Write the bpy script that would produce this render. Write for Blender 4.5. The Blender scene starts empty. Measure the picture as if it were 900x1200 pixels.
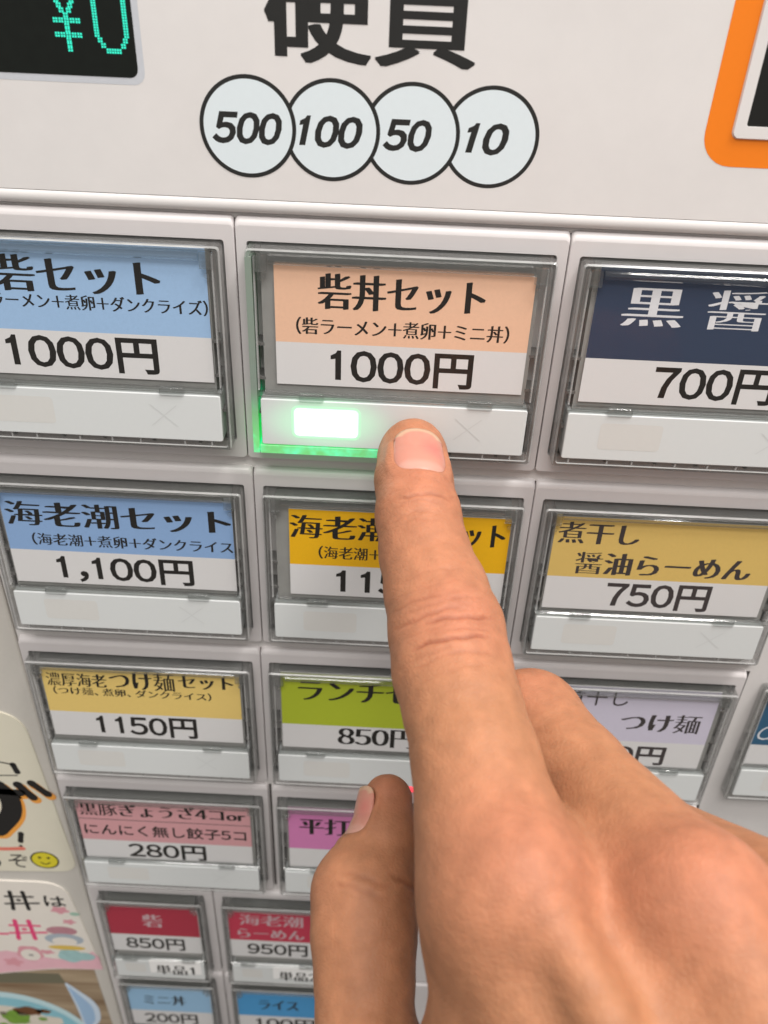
import bpy, math, random
import numpy as np
from mathutils import Matrix, Vector

# ------------------------------------------------------------------ units
# Everything is laid out in millimetres on the machine's front face:
# x to the right, y downwards, z into the machine (negative = towards the viewer).
S = 0.001
Z0 = 1.35                                   # height of the panel origin above the floor


def W(x, y, z):
    return (x * S, z * S, Z0 - y * S)


SC = bpy.context.scene
COL = SC.collection
rnd = random.Random(7)

# ------------------------------------------------------------------ camera
CAM = (-0.188, -104.15, -162.07)
RGT = (0.99884, -0.03666, 0.03125)
DWN = (0.04796, 0.81710, -0.57450)
FWD = (-0.00447, 0.57533, 0.81791)
cd = bpy.data.cameras.new('camera')
cam = bpy.data.objects.new('camera', cd)
COL.objects.link(cam)
pv = lambda v: Vector((v[0], v[2], -v[1]))
r_, u_, b_ = pv(RGT), -pv(DWN), -pv(FWD)
M = Matrix(((r_.x, u_.x, b_.x, 0), (r_.y, u_.y, b_.y, 0), (r_.z, u_.z, b_.z, 0), (0, 0, 0, 1)))
M.translation = Vector(W(*CAM))
cam.matrix_world = M
cd.sensor_fit = 'VERTICAL'
cd.sensor_height = 24.0
cd.lens = 24.0 * 1035.0 / 1200.0
cd.clip_start = 0.004
cd.clip_end = 50
cd.dof.use_dof = True
cd.dof.focus_distance = 0.176
cd.dof.aperture_fstop = 15.0
SC.camera = cam

# ------------------------------------------------------------------ world and lamps (indoor light)
world = bpy.data.worlds.new('World')
SC.world = world
world.use_nodes = True
wn = world.node_tree
wn.nodes.clear()
wo = wn.nodes.new('ShaderNodeOutputWorld')
bg = wn.nodes.new('ShaderNodeBackground')
tc = wn.nodes.new('ShaderNodeTexCoord')
sep = wn.nodes.new('ShaderNodeSeparateXYZ')
rp = wn.nodes.new('ShaderNodeValToRGB')
mr = wn.nodes.new('ShaderNodeMapRange')
mr.inputs['From Min'].default_value = -1
mr.inputs['From Max'].default_value = 1
wn.links.new(tc.outputs['Generated'], sep.inputs[0])
wn.links.new(sep.outputs['Z'], mr.inputs['Value'])
wn.links.new(mr.outputs[0], rp.inputs[0])
wn.links.new(rp.outputs[0], bg.inputs['Color'])
wn.links.new(bg.outputs[0], wo.inputs['Surface'])
rp.color_ramp.elements[0].position = 0.1
rp.color_ramp.elements[0].color = (0.15, 0.13, 0.11, 1)
rp.color_ramp.elements[1].position = 0.8
rp.color_ramp.elements[1].color = (0.62, 0.60, 0.58, 1)
e_ = rp.color_ramp.elements.new(0.5)
e_.color = (0.36, 0.35, 0.34, 1)
bg.inputs['Strength'].default_value = 0.88


def area_lamp(name, loc, target, sx, sy, power, col):
    ld = bpy.data.lights.new(name, 'AREA')
    ld.shape = 'RECTANGLE'
    ld.size = sx
    ld.size_y = sy
    ld.energy = power
    ld.color = col
    o = bpy.data.objects.new(name, ld)
    COL.objects.link(o)
    p, t = Vector(W(*loc)), Vector(W(*target))
    o.location = p
    o.rotation_euler = (t - p).to_track_quat('-Z', 'Y').to_euler()
    return o


area_lamp('ceiling_lamp', (-40, -950, -620), (0, 20, 0), 0.60, 0.30, 7.5, (1.0, 0.97, 0.935))
area_lamp('ceiling_lamp', (330, -880, -170), (0, 20, -40), 0.30, 0.2, 9.0, (1.0, 0.965, 0.93))

SC.view_settings.view_transform = 'Standard'
SC.view_settings.look = 'None'
SC.view_settings.exposure = 0.17
SC.view_settings.gamma = 1.0
SC.render.engine = 'CYCLES'
SC.cycles.use_denoising = True
SC.cycles.max_bounces = 10
SC.cycles.transmission_bounces = 8
SC.cycles.transparent_max_bounces = 10
SC.cycles.caustics_reflective = False
SC.cycles.caustics_refractive = False
SC.cycles.sample_clamp_indirect = 4.0


# ------------------------------------------------------------------ materials
def lin(r, g, b):
    f = lambda c: (c / 255 / 12.92) if c / 255 <= 0.04045 else ((c / 255 + 0.055) / 1.055) ** 2.4
    return (f(r), f(g), f(b))


def new_mat(name):
    m = bpy.data.materials.new(name)
    m.use_nodes = True
    return m, m.node_tree, m.node_tree.nodes['Principled BSDF']


def plain(name, col, rough=0.4, spec=0.5, noise=0.06, scale=900, bump=0.0, bscale=3000, coat=0.0):
    m, nt, p = new_mat(name)
    p.inputs['Roughness'].default_value = rough
    p.inputs['Specular IOR Level'].default_value = spec
    p.inputs['Coat Weight'].default_value = coat
    tcn = nt.nodes.new('ShaderNodeTexCoord')
    n = nt.nodes.new('ShaderNodeTexNoise')
    n.inputs['Scale'].default_value = scale
    n.inputs['Detail'].default_value = 3
    nt.links.new(tcn.outputs['Object'], n.inputs['Vector'])
    mx = nt.nodes.new('ShaderNodeMix')
    mx.data_type = 'RGBA'
    mx.inputs[6].default_value = (*[c * (1 - noise) for c in col], 1)
    mx.inputs[7].default_value = (*[min(1, c * (1 + noise)) for c in col], 1)
    nt.links.new(n.outputs['Fac'], mx.inputs[0])
    nt.links.new(mx.outputs[2], p.inputs['Base Color'])
    if bump:
        n2 = nt.nodes.new('ShaderNodeTexNoise')
        n2.inputs['Scale'].default_value = bscale
        nt.links.new(tcn.outputs['Object'], n2.inputs['Vector'])
        b = nt.nodes.new('ShaderNodeBump')
        b.inputs['Strength'].default_value = bump
        b.inputs['Distance'].default_value = 0.0002
        nt.links.new(n2.outputs['Fac'], b.inputs['Height'])
        nt.links.new(b.outputs[0], p.inputs['Normal'])
    return m


def glow(name, col, strength, base=(0.8, 0.8, 0.8)):
    m, nt, p = new_mat(name)
    p.inputs['Base Color'].default_value = (*base, 1)
    p.inputs['Emission Color'].default_value = (*col, 1)
    p.inputs['Emission Strength'].default_value = strength
    return m


def clear(name):
    """clear moulded plastic: part refracting, part straight see-through with a facing-dependent sheen"""
    m, nt, p = new_mat(name)
    p.inputs['Base Color'].default_value = (0.94, 0.95, 0.94, 1)
    p.inputs['Transmission Weight'].default_value = 0.95
    p.inputs['Roughness'].default_value = 0.04
    p.inputs['IOR'].default_value = 1.42
    out = nt.nodes['Material Output']
    tr = nt.nodes.new('ShaderNodeBsdfTransparent')
    tr.inputs[0].default_value = (0.90, 0.91, 0.905, 1)
    gl = nt.nodes.new('ShaderNodeBsdfGlossy')
    gl.inputs['Roughness'].default_value = 0.07
    lw = nt.nodes.new('ShaderNodeLayerWeight')
    lw.inputs[0].default_value = 0.5
    pw = nt.nodes.new('ShaderNodeMath')
    pw.operation = 'POWER'
    pw.inputs[1].default_value = 3.0
    fr = nt.nodes.new('ShaderNodeMath')
    fr.operation = 'MULTIPLY_ADD'
    fr.inputs[1].default_value = 0.5
    fr.inputs[2].default_value = 0.05
    mx = nt.nodes.new('ShaderNodeMixShader')
    mx2 = nt.nodes.new('ShaderNodeMixShader')
    mx2.inputs[0].default_value = 0.35
    nt.links.new(lw.outputs['Facing'], pw.inputs[0])
    nt.links.new(pw.outputs[0], fr.inputs[0])
    nt.links.new(fr.outputs[0], mx.inputs[0])
    nt.links.new(tr.outputs[0], mx.inputs[1])
    nt.links.new(gl.outputs[0], mx.inputs[2])
    nt.links.new(mx.outputs[0], mx2.inputs[1])
    nt.links.new(p.outputs[0], mx2.inputs[2])
    nt.links.new(mx2.outputs[0], out.inputs['Surface'])
    return m


def thin_cover(name):
    m = bpy.data.materials.new(name)
    m.use_nodes = True
    nt = m.node_tree
    nt.nodes.clear()
    out = nt.nodes.new('ShaderNodeOutputMaterial')
    tr = nt.nodes.new('ShaderNodeBsdfTransparent')
    tr.inputs[0].default_value = (0.985, 0.985, 0.985, 1)
    gl = nt.nodes.new('ShaderNodeBsdfGlossy')
    gl.inputs['Roughness'].default_value = 0.06
    lw = nt.nodes.new('ShaderNodeLayerWeight')
    lw.inputs[0].default_value = 0.5
    pw = nt.nodes.new('ShaderNodeMath')
    pw.operation = 'POWER'
    pw.inputs[1].default_value = 4.0
    nt.links.new(lw.outputs['Facing'], pw.inputs[0])
    fr = nt.nodes.new('ShaderNodeMath')
    fr.operation = 'MULTIPLY_ADD'
    fr.inputs[1].default_value = 0.35
    fr.inputs[2].default_value = 0.012
    nt.links.new(pw.outputs[0], fr.inputs[0])
    mx = nt.nodes.new('ShaderNodeMixShader')
    nt.links.new(fr.outputs[0], mx.inputs[0])
    nt.links.new(tr.outputs[0], mx.inputs[1])
    nt.links.new(gl.outputs[0], mx.inputs[2])
    nt.links.new(mx.outputs[0], out.inputs['Surface'])
    return m


M_PANEL = plain('panel_white', (0.74, 0.715, 0.70), 0.38, 0.4, 0.02, 300, 0.05, 4000)
M_CELL = plain('cell_white', (0.66, 0.625, 0.62), 0.34, 0.45, 0.02, 300, 0.06, 4000)
M_BED = plain('bed_white', (0.68, 0.655, 0.64), 0.4, 0.4, 0.03)
M_SEAM = plain('seam_dark', (0.05, 0.042, 0.038), 0.7)
M_FRAME = plain('frame_beige', (0.62, 0.59, 0.54), 0.45, 0.4, 0.03)
M_TRAY = plain('tray_grey', (0.15, 0.146, 0.14), 0.35, 0.5, 0.25, 400)
M_BAR = plain('push_bar_white', (0.64, 0.66, 0.655), 0.3, 0.45, 0.015)
M_WIN = plain('lamp_window_unlit', (0.63, 0.625, 0.60), 0.32, 0.45, 0.015)
M_CROSS = plain('cross_grey', (0.585, 0.60, 0.595), 0.4)
for _m in (M_PANEL, M_CELL, M_FRAME, M_BED):
    _nt = _m.node_tree
    _t = _nt.nodes.new('ShaderNodeTexCoord')
    _n = _nt.nodes.new('ShaderNodeTexNoise')
    _n.inputs['Scale'].default_value = 38
    _n.inputs['Detail'].default_value = 6
    _n.inputs['Roughness'].default_value = .65
    _r = _nt.nodes.new('ShaderNodeMapRange')
    _r.inputs['From Min'].default_value = .3
    _r.inputs['From Max'].default_value = .7
    _r.inputs['To Min'].default_value = .30
    _r.inputs['To Max'].default_value = .48
    _nt.links.new(_t.outputs['Object'], _n.inputs['Vector'])
    _nt.links.new(_n.outputs['Fac'], _r.inputs['Value'])
    _nt.links.new(_r.outputs[0], _nt.nodes['Principled BSDF'].inputs['Roughness'])
    _s = _nt.nodes.new('ShaderNodeMapRange')
    _s.inputs['From Min'].default_value = .25
    _s.inputs['From Max'].default_value = .6
    _s.inputs['To Min'].default_value = .945
    _s.inputs['To Max'].default_value = 1.0
    _nt.links.new(_n.outputs['Fac'], _s.inputs['Value'])
    _old = _nt.nodes['Principled BSDF'].inputs['Base Color'].links[0].from_socket
    _x = _nt.nodes.new('ShaderNodeMix')
    _x.data_type = 'RGBA'
    _x.blend_type = 'MULTIPLY'
    _x.inputs[0].default_value = 1
    _nt.links.new(_old, _x.inputs[6])
    _nt.links.new(_s.outputs[0], _x.inputs[7])
    _nt.links.new(_x.outputs[2], _nt.nodes['Principled BSDF'].inputs['Base Color'])
M_WELL = plain('well_grey', (0.46, 0.445, 0.44), 0.5)
M_HOLD = plain('holder_grey', (0.30, 0.30, 0.285), 0.4, 0.4, 0.15, 300)
M_TAG = plain('tag_paper', (0.86, 0.855, 0.84), 0.55, 0.3, 0.02, 1500)
M_CLEAR = clear('clear_acrylic')
M_COVER = thin_cover('clear_cover')
M_EDGE = plain('painted_glint', (0.62, 0.62, 0.61), 0.15, 0.6, 0.3, 250)  # light grey painted on clear edges for the light they catch
_nt = M_EDGE.node_tree
_tr = _nt.nodes.new('ShaderNodeBsdfTransparent')
_mx = _nt.nodes.new('ShaderNodeMixShader')
_mx.inputs[0].default_value = 0.42
_nt.links.new(_tr.outputs[0], _mx.inputs[1])
_nt.links.new(_nt.nodes['Principled BSDF'].outputs[0], _mx.inputs[2])
_nt.links.new(_mx.outputs[0], _nt.nodes['Material Output'].inputs['Surface'])
M_INK = plain('black_ink', (0.018, 0.016, 0.014), 0.55, 0.3)
M_INKB = plain('brown_ink', (0.055, 0.045, 0.045), 0.55, 0.3)
M_WINK = plain('white_ink', (0.78, 0.79, 0.82), 0.55, 0.3)
M_PAPER = plain('white_paper', (0.76, 0.75, 0.745), 0.55, 0.3, 0.02, 1500)
M_LIT = glow('lit_window', (0.80, 1.0, 0.88), 2.6)
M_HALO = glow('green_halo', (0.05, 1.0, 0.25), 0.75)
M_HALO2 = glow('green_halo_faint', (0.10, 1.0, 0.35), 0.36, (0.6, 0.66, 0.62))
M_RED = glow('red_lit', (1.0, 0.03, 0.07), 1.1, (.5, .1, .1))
M_PRINT = plain('print_black', (0.022, 0.022, 0.021), 0.4, 0.4)
M_COIN = plain('coin_blue', lin(221, 231, 235), 0.38, 0.4, 0.02)
M_ORANGE = plain('orange_print', (0.88, 0.22, 0.012), 0.4, 0.4, 0.02)
M_SCREEN = plain('screen_black', (0.006, 0.008, 0.006), 0.25, 0.4, 0.3, 500)
M_SURR = plain('screen_surround', (0.56, 0.58, 0.62), 0.4)
M_DOT = glow('teal_led', (0.02, 0.86, 0.58), 0.95, (0.02, 0.1, 0.08))
M_DARK = plain('slot_dark', (0.012, 0.012, 0.011), 0.3, 0.4, 0.6, 120)


# emission painted for green light leaking into the acrylic, brighter near the lamp
def painted_glow_mat():
    m, nt, p = new_mat('green_painted_glow')
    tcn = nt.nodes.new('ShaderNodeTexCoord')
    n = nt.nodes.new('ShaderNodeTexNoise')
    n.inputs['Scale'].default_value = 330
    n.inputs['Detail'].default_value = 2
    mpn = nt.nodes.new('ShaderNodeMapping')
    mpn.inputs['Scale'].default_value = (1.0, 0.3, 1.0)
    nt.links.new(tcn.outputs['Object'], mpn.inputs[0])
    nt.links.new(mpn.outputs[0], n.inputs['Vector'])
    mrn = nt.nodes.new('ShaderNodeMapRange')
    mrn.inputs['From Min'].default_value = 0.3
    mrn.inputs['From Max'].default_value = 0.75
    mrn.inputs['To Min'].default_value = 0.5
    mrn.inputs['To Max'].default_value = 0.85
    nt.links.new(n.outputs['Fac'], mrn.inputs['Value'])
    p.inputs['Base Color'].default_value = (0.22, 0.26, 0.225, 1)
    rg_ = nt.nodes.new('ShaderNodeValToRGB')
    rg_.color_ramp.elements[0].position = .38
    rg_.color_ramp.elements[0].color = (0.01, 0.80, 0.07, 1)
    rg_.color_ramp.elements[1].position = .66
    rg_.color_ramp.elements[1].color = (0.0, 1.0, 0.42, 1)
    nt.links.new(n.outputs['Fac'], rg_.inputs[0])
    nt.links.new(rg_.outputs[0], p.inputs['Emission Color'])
    # the painted glow dies away up the side of the frame and towards the finger
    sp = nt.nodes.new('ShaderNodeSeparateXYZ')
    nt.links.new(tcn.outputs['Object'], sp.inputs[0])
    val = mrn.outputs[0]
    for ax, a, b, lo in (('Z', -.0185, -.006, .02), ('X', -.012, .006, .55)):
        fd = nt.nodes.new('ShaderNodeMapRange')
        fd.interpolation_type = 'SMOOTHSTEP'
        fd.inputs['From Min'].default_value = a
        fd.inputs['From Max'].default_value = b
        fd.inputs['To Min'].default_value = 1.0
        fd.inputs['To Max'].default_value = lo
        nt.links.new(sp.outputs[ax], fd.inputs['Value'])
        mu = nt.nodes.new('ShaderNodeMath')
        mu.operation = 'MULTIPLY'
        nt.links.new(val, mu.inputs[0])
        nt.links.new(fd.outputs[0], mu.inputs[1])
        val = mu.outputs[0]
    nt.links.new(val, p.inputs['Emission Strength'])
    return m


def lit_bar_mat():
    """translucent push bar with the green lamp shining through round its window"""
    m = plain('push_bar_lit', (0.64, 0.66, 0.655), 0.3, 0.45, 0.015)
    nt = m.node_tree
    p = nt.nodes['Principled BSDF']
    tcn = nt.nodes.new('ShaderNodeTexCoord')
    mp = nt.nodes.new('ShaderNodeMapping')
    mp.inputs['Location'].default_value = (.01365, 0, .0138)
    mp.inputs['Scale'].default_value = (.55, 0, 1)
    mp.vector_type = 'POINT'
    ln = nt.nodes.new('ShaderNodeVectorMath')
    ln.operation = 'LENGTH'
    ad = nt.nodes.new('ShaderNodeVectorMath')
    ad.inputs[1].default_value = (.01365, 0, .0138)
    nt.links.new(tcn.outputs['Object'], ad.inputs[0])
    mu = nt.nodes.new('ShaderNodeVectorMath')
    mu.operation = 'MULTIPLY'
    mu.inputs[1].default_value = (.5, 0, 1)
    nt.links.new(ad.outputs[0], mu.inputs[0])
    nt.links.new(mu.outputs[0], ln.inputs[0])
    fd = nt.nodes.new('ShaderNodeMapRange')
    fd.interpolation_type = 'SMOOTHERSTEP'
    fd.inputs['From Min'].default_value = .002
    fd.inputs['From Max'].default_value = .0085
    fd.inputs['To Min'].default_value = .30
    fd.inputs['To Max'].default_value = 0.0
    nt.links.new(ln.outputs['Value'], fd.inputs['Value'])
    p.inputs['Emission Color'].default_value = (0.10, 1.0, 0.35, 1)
    nt.links.new(fd.outputs[0], p.inputs['Emission Strength'])  # lamp glow on the bar painted as fading emission
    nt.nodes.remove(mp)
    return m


M_GLOW = painted_glow_mat()


# ------------------------------------------------------------------ mesh helpers
class MB:
    """Collects faces in panel millimetres and links them as one mesh object."""

    def __init__(s):
        s.v, s.f, s.m, s.sm = [], [], [], []

    def add(s, verts, faces, mi=0, smooth=False):
        o = len(s.v)
        s.v += [tuple(map(float, q)) for q in verts]
        for fa in faces:
            s.f.append([o + i for i in fa])
            s.m.append(mi)
            s.sm.append(smooth)

    def rect(s, x0, y0, x1, y1, z, mi=0):
        s.add([(x0, y0, z), (x0, y1, z), (x1, y1, z), (x1, y0, z)], [(0, 1, 2, 3)], mi)

    def box(s, x0, y0, z0, x1, y1, z1, mi=0):
        v = [(x, y, z) for z in (z0, z1) for y in (y0, y1) for x in (x0, x1)]
        s.add(v, [(0, 2, 3, 1), (4, 5, 7, 6), (0, 1, 5, 4), (2, 6, 7, 3), (0, 4, 6, 2), (1, 3, 7, 5)], mi)

    def loops(s, loops, cap0=False, cap1=False, mi=0, smooth=False):
        n = len(loops[0])
        v = [q for L in loops for q in L]
        f = []
        for k in range(len(loops) - 1):
            for i in range(n):
                j = (i + 1) % n
                f.append((k * n + i, k * n + j, (k + 1) * n + j, (k + 1) * n + i))
        s.add(v, f, mi, smooth)
        if cap0:
            s.add(loops[0], [tuple(range(n))[::-1]], mi)
        if cap1:
            s.add(loops[-1], [tuple(range(n))], mi)

    def build(s, name, mats, parent=None, origin=(0, 0, 0), mesh_only=False):
        me = bpy.data.meshes.new(name)
        ox, oy, oz = origin
        vv = [((x - ox) * S, (z - oz) * S, -(y - oy) * S) for x, y, z in s.v]
        me.from_pydata(vv, [], s.f)
        for m in mats:
            me.materials.append(m)
        me.polygons.foreach_set('material_index', s.m)
        me.polygons.foreach_set('use_smooth', s.sm)
        me.update()
        if mesh_only:
            return me
        o = bpy.data.objects.new(name, me)
        COL.objects.link(o)
        if parent is not None:
            o.parent = parent
        else:
            o.location = W(*origin)
        return o


def rr(x0, y0, x1, y1, r, z, n=5):
    """rounded rectangle loop (seen from the viewer: anticlockwise)"""
    r = max(0.01, min(r, (x1 - x0) / 2 - .01, (y1 - y0) / 2 - .01))
    out = []
    for cx, cy, a0 in ((x0 + r, y0 + r, 270), (x0 + r, y1 - r, 180), (x1 - r, y1 - r, 90), (x1 - r, y0 + r, 0)):
        for k in range(n):
            a = math.radians(a0 - 90 * k / (n - 1))
            out.append((cx + r * math.cos(a), cy + r * math.sin(a), z))
    return out


def rounded_plate(mb, x0, y0, x1, y1, z0, z1, r=1.0, bev=0.6, top=None, hole=None, mi=0, hr=0.6):
    """plate with rounded front edges, optional rectangular hole"""
    top = bev if top is None else top
    L = [rr(x0, y0, x1, y1, r, z1)]
    for k in range(6):
        a = k / 5 * math.pi / 2
        i, z = bev * (1 - math.cos(a)), z0 + bev * (1 - math.sin(a))
        t = top * (1 - math.cos(a))
        zt = z
        lp = rr(x0 + i, y0 + t, x1 - i, y1 - i, max(.05, r - i), zt)
        if top > bev:
            ym = (y0 + y1) / 2
            lp = [(px, py, (z0 + top * (1 - math.sin(a))) if py < ym else pz) for px, py, pz in lp]
        L.append(lp)
    mb.loops(L, mi=mi, smooth=True)
    if hole:
        hx0, hy0, hx1, hy1 = hole
        H = [L[-1], rr(hx0, hy0, hx1, hy1, hr, z0), rr(hx0 + .15, hy0 + .15, hx1 - .15, hy1 - .15, hr, z0 + .2), rr(hx0 + .15, hy0 + .15, hx1 - .15, hy1 - .15, hr, z1)]
        mb.loops(H[:2], mi=mi)
        mb.loops(H[1:], mi=1)
    else:
        mb.add(L[-1], [tuple(range(len(L[-1])))], mi)


def empty(name, x, y, z, label=None, cat=None, group=None):
    o = bpy.data.objects.new(name, None)
    o.empty_display_size = 0.01
    COL.objects.link(o)
    o.location = W(x, y, z)
    tag(o, label, cat, group)
    return o


def tag(o, label=None, cat=None, group=None):
    if label:
        o['label'] = label
    if cat:
        o['category'] = cat
    if group:
        o['group'] = group
    return o


# ------------------------------------------------------------------ lettering
_gc = {}
FULL = {c: chr(ord(c) + 0xFEE0) for c in '0123456789()+,'}
ADV = {'，': .30, '（': .55, '）': .55, '＋': .9, 'o': .56, 'r': .42, ' ': .28, 'C': .6, 'h': .55, '、': .7}


def glyph(ch, off):
    if (ch, off) in _gc:
        return _gc[(ch, off)]
    if ch == '１':                                           # plain gothic one: stem and flag, no foot
        w_, d_ = .041 + max(off, 0) * 1.05, max(off, 0) * .8
        v = [(.53 - w_, 0), (.53 + w_, 0), (.53 + w_, .735 + d_), (.51, .735 + d_), (.53 - w_, .56 - d_), (.475, .665 + d_), (.36, .60 + d_), (.36, .54 - d_), (.42, .548 - d_)]
        _gc[(ch, off)] = (v, [(0, 1, 2, 3, 4), (3, 5, 4), (5, 6, 7, 8), (5, 8, 4)])
        return _gc[(ch, off)]
    c = bpy.data.curves.new('glyph', 'FONT')
    c.body = ch
    c.offset = off
    c.resolution_u = 3
    c.fill_mode = 'FRONT'
    o = bpy.data.objects.new('glyph', c)
    COL.objects.link(o)
    dg = bpy.context.evaluated_depsgraph_get()
    m = bpy.data.meshes.new_from_object(o.evaluated_get(dg))
    v = [tuple(q.co[:2]) for q in m.vertices]
    f = [tuple(p.vertices) for p in m.polygons]
    bpy.data.objects.remove(o)
    bpy.data.curves.remove(c)
    bpy.data.meshes.remove(m)
    _gc[(ch, off)] = (v, f)
    return v, f


def hz(*a):
    return tuple((q, 0) for q in a)


def nib(r, n, sl=.17):
    return tuple((q, q * sl) for q in np.linspace(-r, r, n))


def ring(r):
    return tuple((r * a, r * b) for a in (-1, 0, 1) for b in (-1, 0, 1))


# lettering weights: (outline offset, shifted copies that thicken the strokes, slant)
STY = {'min': (-.013, nib(.056, 9), 0), 'minl': (-.008, nib(.038, 6), 0), 'got': (.023, hz(0), 0),
       'rom': (-.012, nib(.05, 5, 0), 0), 'itb': (.036, hz(0), .21), 'reg': (.004, hz(0), 0), 'bold': (.004, ring(.010), 0),
       'ital': (-.01, hz(0), .3), 'pan': (.002, tuple((a * .024, b * .007) for a in (-1, -.5, 0, .5, 1) for b in (-1, 1)), 0)}


def write(mb, text, style, x0, x1, yc, h, z, mi):
    off, shifts, shear = STY[style]
    V, Fc, x = [], [], 0.0
    for ch in text:
        ch = FULL.get(ch, ch)
        if ch == ' ':
            x += ADV[' ']
            continue
        adv = ADV.get(ch, .60 if '０' <= ch <= '９' else (1.0 if ord(ch) > 255 else .6))
        gv, gf = glyph(ch, off)
        sh = 0
        if '０' <= ch <= '９':
            sh = -.20
        elif ch == '（':
            sh = -.45
        elif ch == '＋':
            sh = -.05
        elif ch == '，':
            sh = -.02
        thin = 1.0 if style not in ('min', 'minl') else (.5 if style == 'min' else .3) if ch in '麺濃醤豚' else .75 if ch in '潮黒餃煮厚海無' else 1.0    # crowded characters take a finer nib
        for k, (dx, dy) in enumerate(shifts):
            dx, dy = dx * thin, dy * thin
            o = len(V)
            V += [(x + sh + a + dx + shear * b, b + dy, k) for a, b in gv]
            Fc += [tuple(o + i for i in q) for q in gf]
        x += adv
    xs = [q[0] for q in V]
    ys = [q[1] for q in V]
    ax, bx, ay, by = min(xs), max(xs), min(ys), max(ys)
    sx = (x1 - x0) / (bx - ax)
    sy = h / (by - ay)
    mb.add([(x0 + (a - ax) * sx, yc + h / 2 - (b - ay) * sy, z - .003 * k) for a, b, k in V], Fc, mi)


# ------------------------------------------------------------------ the ticket machine
machine = empty('ticket_machine', 0, Z0 / S, 0,
                'white meal ticket vending machine front with a coin panel above rows of menu buttons', 'vending machine')
MO = (0, Z0 / S, 0)
mb = MB()
mb.box(-420, -420, 12, 420, Z0 / S, 460)
mb.build('cabinet', [M_FRAME], machine, MO)

# upper coin panel, its lower edge and the lip under it
mb = MB()
rounded_plate(mb, -420, -420, 420, -57.62, 0, 12.5, r=.3, bev=.10)
mb.build('coin_panel', [M_PANEL], machine, MO)
mb = MB()
L = [[(x, y, z) for y, z in ((-57.54, 12.5), (-57.54, .06), (-57.46, -.02), (-56.6, -.12), (-56.0, -.10), (-55.5, .12), (-55.1, .6), (-54.95, 1.3), (-54.9, 12.5))] for x in (-420, 420)]
n9 = len(L[0])
mb.add(L[0] + L[1], [(i, i + 1, n9 + i + 1, n9 + i) for i in range(n9 - 1)], 0, True)
mb.build('panel_lip', [M_PANEL], machine, MO)

mb = MB()
write(mb, '硬貨', 'pan', -24.0, 10.7, -88.6, 16.6, -.03, 0)
mb.build('panel_lettering', [M_PRINT], machine, MO)

mb = MB()


def disc(cx, cy, r, z, mi, n=72):
    mb.add([(cx + r * math.cos(2 * math.pi * k / n), cy - r * math.sin(2 * math.pi * k / n), z) for k in range(n)], [tuple(range(n))[::-1]], mi)


for k, (cx, t, xa, xb) in enumerate(((-27.5, '500', -33.8, -21.6), (-13.0, '100', -18.7, -7.7), (.75, '50', -4.2, 4.2), (14.4, '10', 10.2, 17.5))):
    z = -.05 + .012 * k
    disc(cx, -69.85, 8.35, z, 0)
    disc(cx, -69.85, 7.65, z - .005, 1)
    write(mb, t, 'itb', xa, xb, -69.7, 5.3, z - .010, 0)
mb.build('coin_marking', [M_PRINT, M_COIN], machine, MO)

# amount display
mb = MB()
L = [rr(-180, -140, -44.4, -75.7, 2.0, -.02), rr(-180, -140, -45.5, -76.8, 1.4, -.02)]
mb.loops(L)
L2 = [L[1], rr(-180, -140, -45.8, -77.1, 1.2, .5)]
dsp = mb.build('display_surround', [M_SURR], machine, MO)
mb = MB()
mb.add(rr(-180, -140, -45.5, -76.8, 1.4, -.06), [tuple(range(20))])
scr = mb.build('display_screen', [M_SCREEN], machine, MO)
mb = MB()


def cell_dot(x, y):
    for a in (-.21, .21):
        for b in (-.2, .2):
            mb.rect(x + a - .165, y + b - .155, x + a + .165, y + b + .155, -.09)


P_, Q_ = .80, .79
for r in (1, 2, 3, 4, 5, 6, 7, 8, 9, 10, 11, 12):        # the zero
    y = -80.72 - r * Q_
    if r in (1, 12):
        xs = (-50.75, -47.45)
    elif r in (2, 11):
        xs = (-51.2, -47.05)
    else:
        xs = (-51.6, -46.75)
    for x in xs:
        cell_dot(x, y)
for y in (-80.72, -80.72 - 13 * Q_):
    for x in (-49.95, -49.1, -48.25):
        cell_dot(x, y)
for k in range(5):                                        # the yen sign
    cell_dot(-58.15 + k * .92, -84.95)
    cell_dot(-58.15 + k * .92, -82.85)
for y in (-84.2, -83.55, -82.1, -81.4, -80.75, -85.7):
    cell_dot(-56.35, y)
for k, y in enumerate((-86.4, -87.1, -87.8, -88.5, -89.2)):
    cell_dot(-56.95 - .32 * k, y)
    cell_dot(-55.75 + .32 * k, y)
g = mb.build('display_digits', [M_DOT], scr, MO)
g.location = (0, 0, 0)

# banknote slot in its orange surround
mb = MB()
mb.loops([rr(50.7, -160, 130, -67.0, 5.5, -.03, 8), rr(55.2, -155.5, 125, -71.6, 1.2, -.03, 8)])
mb.build('slot_surround', [M_ORANGE], machine, MO)
mb = MB()
mb.loops([rr(55.2, -155.5, 125, -71.6, 1.2, -.03, 8), rr(55.4, -155.3, 124.8, -71.8, 1.1, -.4, 8),
          rr(57.3, -153.5, 123, -73.7, .5, -.4, 8), rr(57.3, -153.5, 123, -73.7, .5, 11, 8)])
mb.build('slot_bezel', [M_PANEL], machine, MO)
mb = MB()
mb.rect(57.2, -153.6, 123.1, -73.6, -.15)
mb.build('banknote_slot', [M_DARK], machine, MO)

# bed behind the cells, frame to the left and right
mb = MB()
rounded_plate(mb, -93.6, -54.8, 300, 330, 1.6, 12.5, r=1, bev=.5)
mb.build('button_bed', [M_BED], machine, MO)
mb = MB()
rounded_plate(mb, -420, -54.8, -93.9, 900, 1.2, 12.5, r=1, bev=.8)
mb.build('side_frame', [M_FRAME], machine, MO)

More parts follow.
